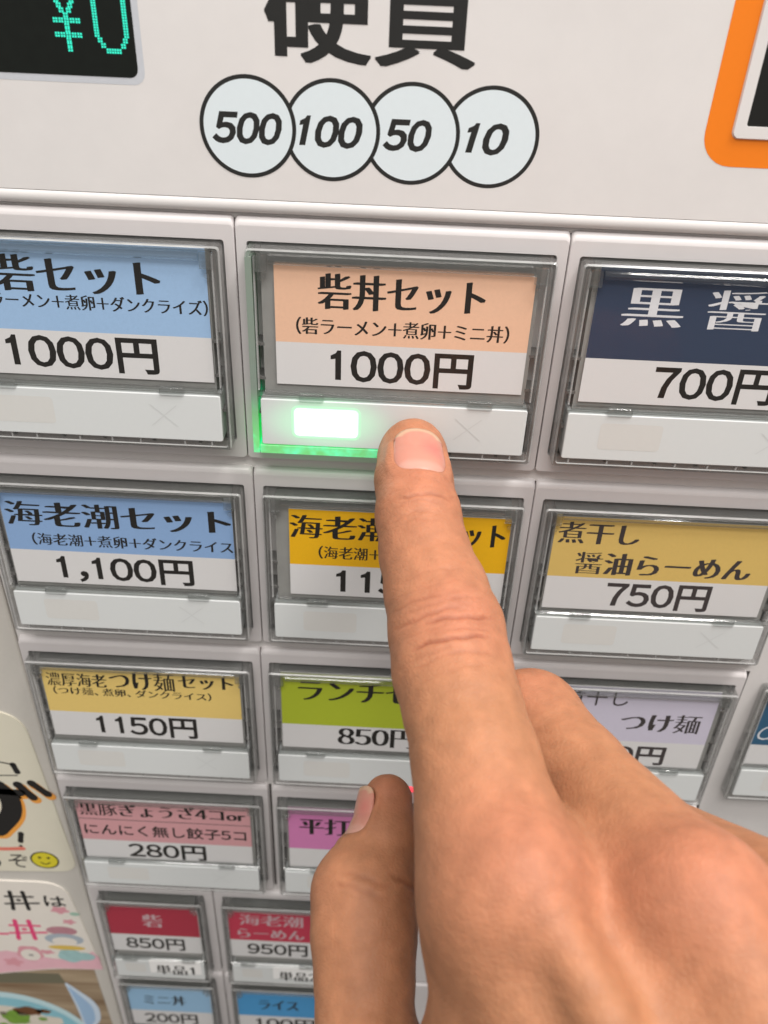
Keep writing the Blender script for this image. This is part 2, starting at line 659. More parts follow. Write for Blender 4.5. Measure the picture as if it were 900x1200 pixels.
ROW = 54.39
DX = (0, .86, .04, .36, 0)
cells = []
for r in range(4):
    for c in range(4):
        if c == 3 and r < 2:
            continue
        cx = (c - 1) * 62 + DX[r]
        zf = 0.0
        x0, x1 = cx - 30.92, cx + 30.92
        if c == 3:
            cx = 126.8
            x0, x1, zf = 94.2, 158, 2.6
        if r == 3 and c == 0:
            x1 -= .45
        if r == 3 and c == 1:
            x0 += .45
        y0 = (r - 1) * ROW
        cells.append((r, c, x0, x1, y0, y0 + 51.6, zf, cx, y0 + 25.9, 57.4, 42.6))
SP = 40.6
for r in range(3):
    y0 = 163.2 + (0, 52.6, 105.2)[r]
    for c in range(5):
        cx = -71.6 + c * SP
        cells.append((4 + r, c, cx - SP / 2 + .2, cx + SP / 2 - .2, y0, y0 + 50.6, 0.0, cx, y0 + 26.5, 34.2, 46.2))

BUTTONS = {(0, 0), (0, 1), (0, 2), (1, 0), (1, 1), (1, 2), (2, 0), (2, 1), (2, 2), (2, 3), (3, 0), (3, 1), (4, 0), (4, 1), (5, 0), (5, 1)}
for (r, c, x0, x1, y0, y1, zf, cx, cy, w, h) in cells:
    mb = MB()
    hole = (cx - w / 2 - .22, cy - h / 2 - .3, cx + w / 2 + .22, cy + h / 2 + .25) if (r, c) in BUTTONS else None
    rounded_plate(mb, x0, y0, x1, y1, zf, 6, r=1.0, bev=.16, top=1.5, hole=hole)
    mb.build('cell_plate', [M_CELL, M_WELL], machine, MO)
    if c == 0 or r == 2 and c == 3:
        pass
for r in range(4):                                         # dark gaps between the cells
    for c in (1, 2, 3):
        x = (c - 1) * 62 - 31 + DX[r]
        mb = MB()
        mb.rect(x - .3, (r - 1) * ROW + .6, x + (.3 if c < 3 else .9), (r - 1) * ROW + 51.4, 1.55)
        mb.build('cell_gap', [M_SEAM], machine, MO)


# ------------------------------------------------------------------ buttons
def button_meshes(w, h, kind):
    """shared meshes of one button, local origin at its centre on the cell face"""
    x0, x1, y0, y1 = -w / 2, w / 2, -h / 2, h / 2
    bt = y0 + (30.2 if kind == 'big' else 34.0)            # top of the push bar
    bb = y1 - 1.9
    out = {}
    mb = MB()                                               # grey base that shows through the clear parts
    mb.box(x0 + .3, y0 + .3, 2.2, x1 - .3, y1 - .3, 6)
    mb.box(x0 + 2.6, y0 + 1.2, -2.6, x1 - 2.6, bb - .3, 2.25, 1)
    for k, t in enumerate((.2, .38, .53, .71, .88)):        # ribs along the bottom
        xx = x0 + t * w
        mb.box(xx - .35, bb + .25, -2.6, xx + .35, y1 - .5, 2.25)
    for sx in (x0 + 1.9, x1 - 1.9):
        for t in (.45, .62, .8):
            yy = y0 + t * h
            mb.box(sx - .9, yy - .3, -2.6, sx + .9, yy + .3, 2.25)
    out['base'] = mb.build('base', [M_TRAY, M_HOLD], mesh_only=True)

    mb = MB()                                               # clear housing frame
    t = .75
    lo = [rr(x0, y0, x1, y1, .7, 2.0), rr(x0, y0, x1, y1, .7, -4.0), rr(x0 + .3, y0 + .3, x1 - .3, y1 - .3, .6, -4.35),
          rr(x0 + t, y0 + t, x1 - t, y1 - t, .5, -4.35), rr(x0 + t + .1, y0 + t + .1, x1 - t - .1, y1 - t - .1, .5, -4.0),
          rr(x0 + t + .1, y0 + t + .1, x1 - t - .1, y1 - t - .1, .5, 2.0), rr(x0, y0, x1, y1, .7, 2.0)]
    mb.loops(lo[:2])
    mb.loops(lo[1:3], mi=1)
    mb.loops(lo[2:4])
    mb.loops(lo[3:5], mi=1)
    mb.loops(lo[4:])
    for sx in (-1, 1):                                      # thin inner ridge moulded along each side
        xa = sx * (w / 2 - 1.55)
        mb.box(xa - .14, y0 + 1.6, -4.1, xa + .14, bt - 1.8, -3.0, 1)
    for k in range(8):                                      # moulded ribs in the lower edge
        xx = x0 + w * (.06 + .125 * k + .02 * math.sin(k * 2.3))
        mb.box(xx - .16, bb + .2, -3.9, xx + .16, y1 - .9, -1.0, 1)
    out['housing'] = mb.build('housing', [M_CLEAR, M_EDGE], mesh_only=True)

    mb = MB()                                               # clear top rail and middle rail (half round)

    def rail(ya, yb, xa, xb, zt, zb, n=7):
        A = []
        for k in range(n):
            a = math.pi * k / (n - 1)
            A.append(((ya + yb) / 2 - (yb - ya) / 2 * math.cos(a), zb - (zb - zt) * math.sin(a) ** .7))
        LL = [[(xx, yy, zz) for yy, zz in A] for xx in (xa, xb)]
        n_ = len(A)
        v = LL[0] + LL[1]
        f = [(i, n_ + i, n_ + i + 1, i + 1) for i in range(n_ - 1)] + [(n_ - 1, 2 * n_ - 1, n_, 0), tuple(range(n_)), tuple(range(2 * n_ - 1, n_ - 1, -1))]
        mb.add(v, f, 0)

    rail(y0 + 1.15, y0 + 3.0, x0 + 4.2, x1 - 4.2, -4.3, -2.9)
    out['top_rail'] = mb.build('top_rail', [M_CLEAR], mesh_only=True)
    mb = MB()
    rail(bt - 1.35, bt - .08, x0 + 1.4, x1 - 1.4, -4.3, -3.0)
    out['middle_rail'] = mb.build('middle_rail', [M_CLEAR], mesh_only=True)
    for sx in (-1, 1):                                      # corner catches
        mb = MB()
        xc = sx * (w / 2 - 2.7)
        mb.box(xc - 1.2, y0 + 1.2, -4.4, xc + 1.2, y0 + 4.2, -3.7)
        L0 = [(xc + .55 * math.cos(a), y0 + 5.6 + .55 * math.sin(a), z) for z in (-3.6, -4.0) for a in np.linspace(0, 2 * math.pi, 11)[:-1]]
        mb.loops([L0[:10], L0[10:]], cap1=True)
        out['catch%d' % sx] = mb.build('corner_catch', [M_CLEAR], mesh_only=True)
    for nm, xc in (('clip_a', -.29 * w), ('clip_b', .30 * w)):
        mb = MB()
        rounded_plate(mb, xc - 2.5, bt - 1.5, xc + 2.5, bt + .35, -4.5, -3.4, r=.5, bev=.3)
        out[nm] = mb.build('clip', [M_CLEAR], mesh_only=True)
    mb = MB()                                               # thin clear cover over the card
    mb.box(x0 + 1.4, y0 + 3.0, -3.6, x1 - 1.4, bt - 1.5, -3.2)
    out['cover'] = mb.build('cover', [M_COVER], mesh_only=True)
    mb = MB()                                               # white push bar
    rounded_plate(mb, x0 + 1.75, bt, x1 - 1.75, bb, -4.2, 2.0, r=.5, bev=.25)
    out['bar'] = mb.build('push_bar', [M_BAR], mesh_only=True)
    mb = MB()
    if kind == 'big':
        lx0, lx1, ly0, ly1 = -20.0, -7.3, bt + 1.9, bt + 7.9
    else:
        lx0, lx1, ly0, ly1 = -12, -5, bt + 1.9, bt + 7
    mb.add(rr(lx0, ly0, lx1, ly1, .8, -4.22), [tuple(range(20))])
    out['lamp'] = mb.build('lamp_window', [M_WIN], mesh_only=True)
    mb = MB()
    cxx, cyy, q = (15.2 if kind == 'big' else 9), bt + 4.9, 2.7
    for s in (1, -1):
        d = .16
        mb.add([(cxx - q - d, cyy - s * q * .9, -4.23 - .002 * s), (cxx - q + d, cyy - s * q * .9, -4.23 - .002 * s),
                (cxx + q + d, cyy + s * q * .9, -4.23 - .002 * s), (cxx + q - d, cyy + s * q * .9, -4.23 - .002 * s)], [(0, 1, 2, 3)])
    out['cross'] = mb.build('cross_mark', [M_CROSS], mesh_only=True)
    return out


MESH = {'big': button_meshes(57.4, 42.6, 'big'), 'small': button_meshes(34.2, 46.2, 'small')}


def make_button(kind, cx, cy, z, label):
    t = empty('menu_button', cx, cy, z, label, 'button', 'menu buttons of the ticket machine')
    t.rotation_euler.x = math.radians(-1.6)                # the faces lean back a little
    D = MESH[kind]

    def child(name, mesh, parent):
        o = bpy.data.objects.new(name, mesh)
        COL.objects.link(o)
        o.parent = parent
        return o

    P = {'root': t}
    P['base'] = child('base', D['base'], t)
    P['housing'] = child('housing', D['housing'], t)
    child('top_rail', D['top_rail'], t)
    child('middle_rail', D['middle_rail'], t)
    child('corner_catch', D['catch-1'], t)
    child('corner_catch', D['catch1'], t)
    child('clip', D['clip_a'], t)
    child('clip', D['clip_b'], t)
    child('cover', D['cover'], t)
    P['bar'] = child('push_bar', D['bar'], t)
    P['lamp'] = child('lamp_window', D['lamp'], P['bar'])
    P['cross'] = child('cross_mark', D['cross'], P['bar'])
    return P


# card: (x0, x1, y_top, y_split, y_bottom), header colour; lettering (text, style, x0, x1, y, height, ink)
CARD = {
    (0, 0): ((-86.9, -36.2, -49.1, -31.5, -22.0), (157, 189, 224), [
        ('砦セット', 'min', -76.7, -45.0, -42.8, 7.1, 1),
        ('(砦ラーメン+煮卵+ダンクライズ)', 'minl', -82.4, -36.4, -37.5, 3.1, 1),
        ('1000円', 'got', -77.0, -47.0, -26.9, 7.6, 1)],
        'clear menu button with light blue card reading 砦セット 1000円, left of the lit one'),
    (0, 1): ((-23.6, 25.3, -46.6, -31.5, -22.5), (243, 190, 160), [
        ('砦丼セット', 'min', -15.4, 16.3, -42.0, 7.0, 1),
        ('(砦ラーメン+煮卵+ミニ丼)', 'minl', -19.6, 21.5, -35.0, 3.5, 1),
        ('1000円', 'got', -12.9, 15.2, -26.8, 7.5, 1)],
        'menu button with peach card, lit green and being pressed by the fingertip'),
    (0, 2): ((36.8, 86.4, -49.5, -31.1, -21.7), (52, 64, 86), [
        ('黒 醤 油', 'min', 42.1, 84.9, -41.9, 7.8, 3),
        ('700円', 'got', 50.9, 74.9, -26.4, 7.6, 1)],
        'clear menu button with navy blue card and white characters, price 700円'),
    (1, 0): ((-86.8, -34.9, 7.6, 23.2, 32.6), (138, 170, 212), [
        ('海老潮セット', 'min', -86.1, -35.2, 13.1, 6.6, 1),
        ('(海老潮+煮卵+ダンクライス', 'minl', -81.2, -35.1, 20.0, 3.4, 1),
        ('1,100円', 'got', -76.7, -44.8, 28.2, 7.8, 1)],
        'clear menu button with mid blue card reading 海老潮セット 1,100円'),
    (1, 1): ((-22.2, 27.3, 8.5, 23.7, 32.5), (243, 178, 20), [
        ('海老潮丼', 'min', -22.1, 8.4, 13.1, 6.4, 1),
        ('セット', 'min', 10.8, 26.4, 13.5, 6.4, 1),
        ('(海老潮+煮卵+ミニ丼)', 'minl', -15.6, 20.2, 20.0, 3.6, 1),
        ('1150円', 'got', -11.5, 18.7, 28.3, 7.5, 1)],
        'menu button with bright orange yellow card half hidden behind the pointing index finger'),
    (1, 2): ((37.1, 87.9, 7.0, 23.5, 32.9), (216, 184, 106), [
        ('煮干し', 'min', 37.9, 56.2, 11.2, 5.8, 2),
        ('醤油らーめん', 'min', 42.9, 83.1, 19.4, 6.2, 2),
        ('750円', 'got', 51.4, 75.6, 28.3, 7.7, 2)],
        'clear menu button with mustard yellow card reading 煮干し醤油らーめん 750円'),
    (2, 0): ((-87.5, -36.3, 61.9, 77.5, 86.6), (228, 198, 118), [
        ('濃厚海老', 'min', -86.5, -70.8, 65.8, 4.7, 1),
        ('つけ麺', 'min', -70.1, -53.1, 65.2, 6.4, 1),
        ('セット', 'min', -52.2, -37.9, 64.8, 4.5, 1),
        ('(つけ麺、煮卵、ダンクライス)', 'minl', -85.3, -43.9, 69.8, 2.8, 1),
        ('1150円', 'got', -75.6, -48.6, 82.1, 7.7, 1)],
        'clear menu button with yellow card of two font sizes, reading つけ麺セット 1150円'),
    (2, 1): ((-25.6, 25.7, 59.7, 78.1, 87.0), (174, 188, 48), [
        ('ランチセット', 'min', -21.2, 23.8, 65.7, 7.1, 1),
        ('850円', 'rom', -10.8, 10.2, 82.1, 6.9, 1)],
        'clear menu button with lime green lunch card behind the index finger'),
    (2, 2): ((35.6, 86.9, 59.3, 78.5, 88.6), (204, 199, 215), [
        ('煮干し', 'reg', 47.2, 63.8, 62.9, 5.9, 2),
        ('つけ麺', 'min', 63.2, 84.0, 71.2, 6.8, 2),
        ('850円', 'got', 52.9, 77.3, 83.8, 7.1, 2)],
        'clear menu button with pale lilac card reading つけ麺, beside the bent middle finger'),
    (2, 3): ((100.1, 150.1, 61.4, 80.3, 89.1), (48, 92, 122), [
        ('Ch', 'ital', 101.2, 107.1, 75.7, 5.2, 3)],
        'menu button with teal blue card at the right edge of the picture'),
    (3, 0): ((-87.6, -36.4, 115.2, 133.9, 143.2), (212, 158, 162), [
        ('黒豚ぎょうざ4コor', 'min', -86.8, -37.7, 119.7, 5.5, 1),
        ('にんにく無し餃子5コ', 'bold', -86.5, -37.9, 128.9, 5.2, 1),
        ('280円', 'got', -74.4, -50.6, 138.5, 7.2, 1)],
        'clear menu button with dusty pink card of two text lines, price 280円'),
    (3, 1): ((-25.1, 25.7, 114.3, 133.4, 142.9), (210, 128, 180), [
        ('平打ち麺', 'min', -22.0, 8.2, 122.7, 7.5, 1)],
        'clear menu button with magenta pink card partly behind the thumb'),
    (4, 0): ((-86.7, -56.3, 170.2, 186.7, 196.6), (172, 50, 70), [
        ('砦', 'min', -75.3, -68.4, 178.3, 7.3, 4),
        ('850円', 'got', -82.2, -62.1, 191.9, 6.9, 1)],
        'small menu button with dark red card, price 850円, paper tag 単品1'),
    (4, 1): ((-46.3, -16.0, 170.2, 186.7, 196.6), (190, 56, 80), [
        ('海老潮', 'min', -42.8, -21.6, 174.9, 6.1, 4),
        ('らーめん', 'min', -43.8, -21.2, 182.6, 5.2, 4),
        ('950円', 'got', -40.8, -20.3, 191.9, 6.9, 1)],
        'small menu button with red card, price 950円, paper tag 単品2'),
    (5, 0): ((-86.5, -55.9, 221.9, 238.7, 248.6), (152, 192, 224), [
        ('ミニ丼', 'min', -81.1, -65.5, 231.1, 6.5, 1),
        ('200円', 'got', -82.0, -62.1, 244.1, 7.1, 1)],
        'small menu button with pale blue card reading ミニ丼 200円'),
    (5, 1): ((-46.4, -16.0, 221.9, 238.7, 248.6), (72, 154, 210), [
        ('ライス', 'min', -38.8, -24.1, 230.8, 6.3, 1),
        ('100円', 'got', -40.3, -18.3, 243.8, 7.1, 1)],
        'small menu button with bright blue card reading ライス 100円'),
}
M_PINKINK = plain('pale_ink', (0.62, 0.42, 0.45), 0.55, 0.3)
PARTS = {}
for (r, c, x0, x1, y0, y1, zf, cx, cy, w, h) in cells:
    if (r, c) not in BUTTONS:
        continue
    (a, b, yt, ys, yb), hc, txt, lab = CARD[(r, c)]
    P = make_button('big' if r < 4 else 'small', cx, cy, zf, lab)
    PARTS[(r, c)] = P
    hm = plain('card_header', tuple(min(.9, q * 1.10) for q in lin(*hc)), 0.5, 0.3, 0.05, 1800)
    mb = MB()
    zz = zf - 3.0
    mb.rect(a, ys, b, yb, zz, 0)
    mb.rect(a, yt, b, ys, zz, 5)
    mb.box(a, yt, zz + .05, b, yb, zz + .3, 0)
    for (s, st, xa, xb, yc, hh, ink) in txt:
        write(mb, s, st, xa, xb, yc, hh, zz - .015, ink)
    if (r, c) == (3, 0):
        mb.rect(a, 124.0, b, 124.25, zz - .02, 2)
    mb.build('label_card', [M_PAPER, M_INK, M_INKB, M_WINK, M_PINKINK, hm], P['root'], (cx, cy, zf))


def override(o, mat):
    o.material_slots[0].link = 'OBJECT'
    o.material_slots[0].material = mat


# the pressed button is lit green: lamp window, painted halo and painted glow along the clear frame
P = PARTS[(0, 1)]
override(P['lamp'], M_LIT)
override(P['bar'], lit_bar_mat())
(r, c, x0, x1, y0, y1, zf, cx, cy, w, h) = [q for q in cells if q[:2] == (0, 1)][0]
bt = -h / 2 + 30.2
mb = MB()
mb.loops([rr(-20.75, bt + 1.15, -6.55, bt + 8.65, 1.5, -4.212), rr(-20.3, bt + 1.6, -7.0, bt + 8.2, 1.1, -4.212)], mi=1)  # emissive rings paint the lamp's green spill on the bar
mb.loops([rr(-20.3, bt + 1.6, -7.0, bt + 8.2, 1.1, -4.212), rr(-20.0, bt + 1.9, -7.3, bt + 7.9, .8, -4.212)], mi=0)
o = mb.build('painted_halo', [M_HALO, M_HALO2], P['bar'])
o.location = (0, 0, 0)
mb = MB()
mb.box(-w / 2 + 1.4, h / 2 - 1.75, -4.38, 5.0, h / 2 + .02, 2.0)
mb.box(-w / 2 - .02, -h / 2 + 1.5, -4.38, -w / 2 + 1.2, h / 2 + .02, 2.0)
o = mb.build('painted_glow', [M_GLOW], P['root'])  # glowing boxes painted in for light leaking along the frame
o.location = (0, 0, 0)
# the sold-out cross of the lunch button glows red
h_ = 42.6
override(PARTS[(2, 1)]['cross'], M_RED)
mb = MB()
mb.box(3, h_ / 2 - 1.6, -4.38, 14, h_ / 2 + .02, 2.0)  # glowing box painted in for red light leaking into the frame
o = mb.build('painted_glow', [M_RED], PARTS[(2, 1)]['root'])
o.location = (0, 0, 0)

# paper tags stuck on the two red buttons
for (tx0, ty0, tx1, ty1, s, lab) in ((-75.1, 199.6, -57.3, 210.4, '単品1', 'small white paper tag 単品1 on the button priced 850円'),
                                    (-32.3, 199.9, -14.6, 210.9, '単品2', 'small white paper tag 単品2 on the button priced 950円')):
    mb = MB()
    mb.box(tx0, ty0, -4.7, tx1, ty1, -4.45, 0)
    write(mb, s, 'minl', tx0 + 2.0, tx1 - 2.4, (ty0 + ty1) / 2 + .3, 6.0, -4.72, 1)
    o = mb.build('paper_tag', [M_TAG, M_INK], None, ((tx0 + tx1) / 2, (ty0 + ty1) / 2, -4.6))
    tag(o, lab, 'tag', 'paper tags on the red buttons')

# ------------------------------------------------------------------ notices stuck on the frame at the left
M_CREAM = plain('cream_card', (0.74, 0.70, 0.57), 0.5, 0.3, 0.03, 200)
M_MARK = plain('black_marker', (0.012, 0.011, 0.011), 0.5)
M_OR = plain('orange_marker', (0.86, 0.36, 0.06), 0.5)
M_RD = plain('red_marker', (0.78, 0.20, 0.14), 0.5)
M_YL = plain('yellow_face', (0.72, 0.62, 0.03), 0.5)
M_PK = plain('pink_marker', (0.78, 0.06, 0.20), 0.5)
M_PALE = plain('pale_pink', (0.80, 0.47, 0.53), 0.5, 0.3, 0.08, 150)
M_FL = plain('flower_pink', (0.72, 0.33, 0.38), 0.5)
M_LEAF = plain('leaf_green', (0.36, 0.55, 0.44), 0.5)


def stroke(mb, pts, wd, z, mi):
    """brush stroke as one flat ribbon with rounded ends"""
    p = np.array(pts, float)
    if len(p) == 2:
        p = np.array([p[0] + (p[1] - p[0]) * t for t in np.linspace(0, 1, 6)])
    elif len(p) > 2:                                        # smooth through the given points
        q = []
        e = np.concatenate([[2 * p[0] - p[1]], p, [2 * p[-1] - p[-2]]])
        for i in range(1, len(e) - 2):
            for t in np.linspace(0, 1, 8, endpoint=False):
                q.append(.5 * ((2 * e[i]) + (e[i + 1] - e[i - 1]) * t + (2 * e[i - 1] - 5 * e[i] + 4 * e[i + 1] - e[i + 2]) * t * t + (3 * e[i] - e[i - 1] - 3 * e[i + 1] + e[i + 2]) * t ** 3))
        p = np.array(q + [e[-2]])
    d = np.gradient(p, axis=0)
    d /= np.linalg.norm(d, axis=1)[:, None] + 1e-9
    nrm = np.stack([-d[:, 1], d[:, 0]], 1)
    wds = np.full(len(p), wd / 2) * (1 - .12 * np.sin(np.linspace(0, 3, len(p))))
    Lp = p + nrm * wds[:, None]
    Rp = p - nrm * wds[:, None]
    cap = lambda c, a0, r: [(c[0] + r * math.cos(a0 + t), c[1] + r * math.sin(a0 + t)) for t in np.linspace(0, math.pi, 7)[1:-1]]
    a1 = math.atan2(nrm[-1][1], nrm[-1][0])
    a2 = math.atan2(-nrm[0][1], -nrm[0][0])
    pe = [tuple(q) for q in Lp] + [(p[-1][0] + wds[-1] * (math.cos(a1) * math.cos(t) + d[-1][0] * math.sin(t)), p[-1][1] + wds[-1] * (math.sin(a1) * math.cos(t) + d[-1][1] * math.sin(t))) for t in np.linspace(0, math.pi, 7)[1:-1]]
    pe += [tuple(q) for q in Rp[::-1]] + [(p[0][0] + wds[0] * (math.cos(a2) * math.cos(t) - d[0][0] * math.sin(t)), p[0][1] + wds[0] * (math.sin(a2) * math.cos(t) - d[0][1] * math.sin(t))) for t in np.linspace(0, math.pi, 7)[1:-1]]
    mb.add([(a, b, z) for a, b in pe], [tuple(range(len(pe)))], mi)


def blob(mb, cx, cy, rx, ry, z, mi, n=28, wob=0.0, ph=0.0):
    mb.add([(cx + rx * (1 + wob * math.sin(5 * a + ph)) * math.cos(a), cy + ry * (1 + wob * math.sin(5 * a + ph)) * math.sin(a), z)
            for a in np.linspace(0, 2 * math.pi, n + 1)[:-1]], [tuple(range(n))], mi)


def card(mb, outline, z0, z1, mi):
    n = len(outline)
    mb.loops([[(a, b, z1) for a, b in outline], [(a, b, z0) for a, b in outline]], mi=mi)
    mb.add([(a, b, z0) for a, b in outline], [tuple(range(n))], mi)


def round_poly(pts, rads, n=7):
    out = []
    N = len(pts)
    for i in range(N):
        p = np.array(pts[i], float)
        a = np.array(pts[i - 1], float) - p
        b = np.array(pts[(i + 1) % N], float) - p
        a /= np.linalg.norm(a)
        b /= np.linalg.norm(b)
        r = rads[i]
        for t in np.linspace(0, 1, n):
            out.append(tuple(p + a * r * (1 - t) ** 2 + b * r * t ** 2))
    return out


mb = MB()
ol = round_poly([(-152, 80.5), (-98, 83.5), (-94.2, 157.6), (-152, 161.5)], [6, 9, 6, 6])
card(mb, ol, .85, 1.18, 0)
z = .83
sk = lambda pts, wd, mi, dz=0: stroke(mb, pts, wd, z - dz, mi)
for pts, wd in (([(-105.0, 114.6), (-101.6, 120.3)], 3.0), ([(-100.8, 113.6), (-96.9, 118.4)], 2.8), ([(-117, 117.5), (-110, 118.2), (-105.0, 118.4)], 3.2),
                ([(-112.0, 116), (-108.9, 121), (-110, 129), (-116, 137)], 7.0)):
    sk([(a + .7, b + 1.1) for a, b in pts], wd + .5, 2)
    sk(pts, wd, 1, .03)
sk([(-111.8, 104.3), (-107.6, 104.8), (-104.6, 105.6)], .6, 1)
sk([(-104.6, 105.6), (-104.0, 108.8)], 2.0, 1)
sk([(-111.8, 110.9), (-108, 110.6), (-104.4, 110.4)], .5, 1)
sk([(-108.9, 138.6), (-109.8, 142.6)], 1.9, 1)
blob(mb, -110.2, 145.0, .6, .5, z, 1)
sk([(-121, 147.4), (-115, 147.0), (-109.9, 146.4)], 1.9, 3)
sk([(-121, 139.6), (-116.3, 139.2)], .9, 1, .02)
write(mb, 'ぞ', 'reg', -115.8, -109.4, 153.2, 7.0, z, 1)
write(mb, 'うぞ'[0], 'reg', -123.5, -118.4, 154.2, 7.0, z, 1)
blob(mb, -104.0, 152.1, 4.6, 4.5, z, 1)
blob(mb, -104.0, 152.1, 4.05, 3.95, z - .02, 4)
blob(mb, -105.4, 150.8, .55, .55, z - .04, 1)
blob(mb, -102.6, 150.8, .55, .55, z - .04, 1)
sk([(-105.4, 153.4), (-104, 154.3), (-102.5, 153.3)], .45, 1, .04)
o = mb.build('notice_card', [M_CREAM, M_MARK, M_OR, M_RD, M_YL], None, (-122, 120, .8))
tag(o, 'cream rounded notice card with thick black brush writing and a yellow smiley face', 'notice')

# second notice: slightly curled lower edge
mb = MB()
ol = round_poly([(-152, 165.5), (-100.0, 164.4), (-95.0, 218.4), (-113, 219.4), (-152, 229.5)], [6, 9, .6, 6, 3])
card(mb, ol, .80, 1.18, 0)
z = .78
for cx, cy, sc, mi in ((-117.0, 176.0, 1.0, 1), (-118.6, 194.0, 1.12, 2)):
    q = lambda a, b: (cx + a * sc, cy + b * sc)
    stroke(mb, [q(-2.2, -5), q(-2.4, 0), q(-3.0, 5.4)], 1.5 * sc, z, mi)
    stroke(mb, [q(2.1, -5.2), q(2.3, 5)], 1.5 * sc, z - .01, mi)
    stroke(mb, [q(-4.2, -2.2), q(5.0, -2.6)], 1.0 * sc, z - .02, mi)
    stroke(mb, [q(-5.0, 2.2), q(6.4, 1.0)], 1.0 * sc, z - .03, mi)
    blob(mb, *q(-.1, -.3), .9 * sc, .7 * sc, z - .01, mi)
write(mb, 'は', 'bold', -108.6, -101.4, 175.4, 6.2, z, 1)
stroke(mb, [(-129, 197.5), (-125.4, 197.2)], 1.3, z, 2)
stroke(mb, [(-126.5, 176.8), (-125.0, 179)], 1.2, z, 1)
# pink lower border and small printed flowers
mb.add([(a, b, z + .008) for a, b in [(-152, 216), (-128, 208.4), (-112, 212.2), (-104, 213.0), (-97.0, 206), (-95.4, 210), (-95.1, 218.2), (-113, 219.0), (-152, 228.9)]], [tuple(range(9))], 3)
for cx, cy, rx, ry, mi, ph in ((-104.2, 180.6, 2.9, 2.0, 4, 0), (-102.2, 187.6, 2.1, 1.4, 4, 1), (-127, 216.0, 3.2, 2.6, 4, 2), (-113.6, 208, 2.6, 1.3, 4, 0)):
    blob(mb, cx, cy, rx, ry, z - .01, mi, wob=.22, ph=ph)
blob(mb, -99.5, 182.6, 1.7, 1.1, z, 5)
blob(mb, -119.8, 209.5, 4.6, 5.0, z, 4, wob=.08)
blob(mb, -119.8, 210.5, 3.5, 3.8, z - .02, 0)
blob(mb, -119.6, 210.6, 1.0, .6, z - .04, 6)
# pastel patterned patch at the corner
blob(mb, -105.8, 193.5, 5.4, 2.7, z - .01, 7)
blob(mb, -105.8, 198.9, 6.8, 3.6, z - .012, 8)
blob(mb, -105.9, 200.3, 4.4, 2.7, z - .02, 0)
blob(mb, -105.8, 204.4, 6.6, 1.5, z - .03, 9)
blob(mb, -105.2, 209.8, 4.6, 4.2, z - .04, 10, wob=.05)
blob(mb, -100.6, 209.8, 4.0, 2.6, z - .05, 10)
o = mb.build('notice_card', [plain('white_card', (0.80, 0.75, 0.68), 0.5, 0.3, 0.03, 200), M_MARK, M_PK, M_PALE, M_FL, M_LEAF, plain('grey_print', (.3, .28, .27), .5),
                             plain('rose_print', (.50, .24, .28), .5, .3, .2, 300), plain('slate_print', (.40, .46, .52), .5),
                             plain('gold_print', (.72, .50, .10), .5), plain('mint_print', (.36, .56, .56), .5, .3, .2, 300)], None, (-122, 195, .7))
tag(o, 'cream notice card with black and red handwriting, pink flowers and a curled pink bottom edge', 'notice')

# printed food photo under it
M_WOOD, nt, p = new_mat('printed_wood')
wv = nt.nodes.new('ShaderNodeTexNoise')
wv.inputs['Scale'].default_value = 230
wv.inputs['Detail'].default_value = 5
tcn = nt.nodes.new('ShaderNodeTexCoord')
mpn = nt.nodes.new('ShaderNodeMapping')
mpn.inputs['Scale'].default_value = (.06, 1, 1)
mpn.inputs['Rotation'].default_value = (0, .05, 0)
crn = nt.nodes.new('ShaderNodeValToRGB')
crn.color_ramp.elements[0].position = .3
crn.color_ramp.elements[1].position = .7
crn.color_ramp.elements[0].color = (*lin(118, 92, 66), 1)
crn.color_ramp.elements[1].color = (*lin(190, 170, 142), 1)
nt.links.new(tcn.outputs['Object'], mpn.inputs[0])
nt.links.new(mpn.outputs[0], wv.inputs['Vector'])
nt.links.new(wv.outputs['Fac'], crn.inputs[0])
nt.links.new(crn.outputs[0], p.inputs['Base Color'])
p.inputs['Roughness'].default_value = .35
mb = MB()
ol = round_poly([(-160, 219), (-98.6, 217.6), (-96.6, 310), (-160, 310)], [1, 1, 1, 1])
card(mb, ol, .98, 1.19, 0)
z = .96
mb.add([(a, b, z) for a, b in [(-152, 224.5), (-112, 223.0), (-110.5, 230), (-152, 233.0)]], [(0, 1, 2, 3)], 5)


def ell(cx, cy, rx, ry, dz, mi):
    blob(mb, cx, cy, rx, ry, z - dz, mi, 60)


ell(-139, 275, 33.5, 36.5, .02, 1)
ell(-139, 276.5, 31.5, 34.0, .04, 6)
ell(-139, 281, 26, 32.0, .06, 2)
for cx, cy, rx, ry, mi in ((-129, 252.5, 5.6, 3.4, 3), (-120.6, 259, 4.2, 3.2, 2), (-134.5, 258, 5.4, 5.4, 4), (-123, 252, 3, 1.6, 3)):
    blob(mb, cx, cy, rx, ry, z - .08, mi, 28, .1, cx)
for k in range(46):                                       # chopped toppings in the bowl
    a_, r_q = rnd.uniform(0, 6.28), rnd.uniform(0, 1) ** .5
    blob(mb, -139 + 24 * r_q * math.cos(a_), 280 + 29 * r_q * math.sin(a_), rnd.uniform(.7, 2.4), rnd.uniform(.5, 1.7), z - .09 - .002 * k, rnd.choice((2, 3, 3, 4, 5, 6)), 14, .15, k)
mb.add([(a, b, z - .03) for a, b in round_poly([(-111.2, 228.0), (-100.5, 244), (-101.6, 259), (-108.6, 266), (-109.5, 246)], [3, 7, 6, 3, 4])], [tuple(range(35))], 7)
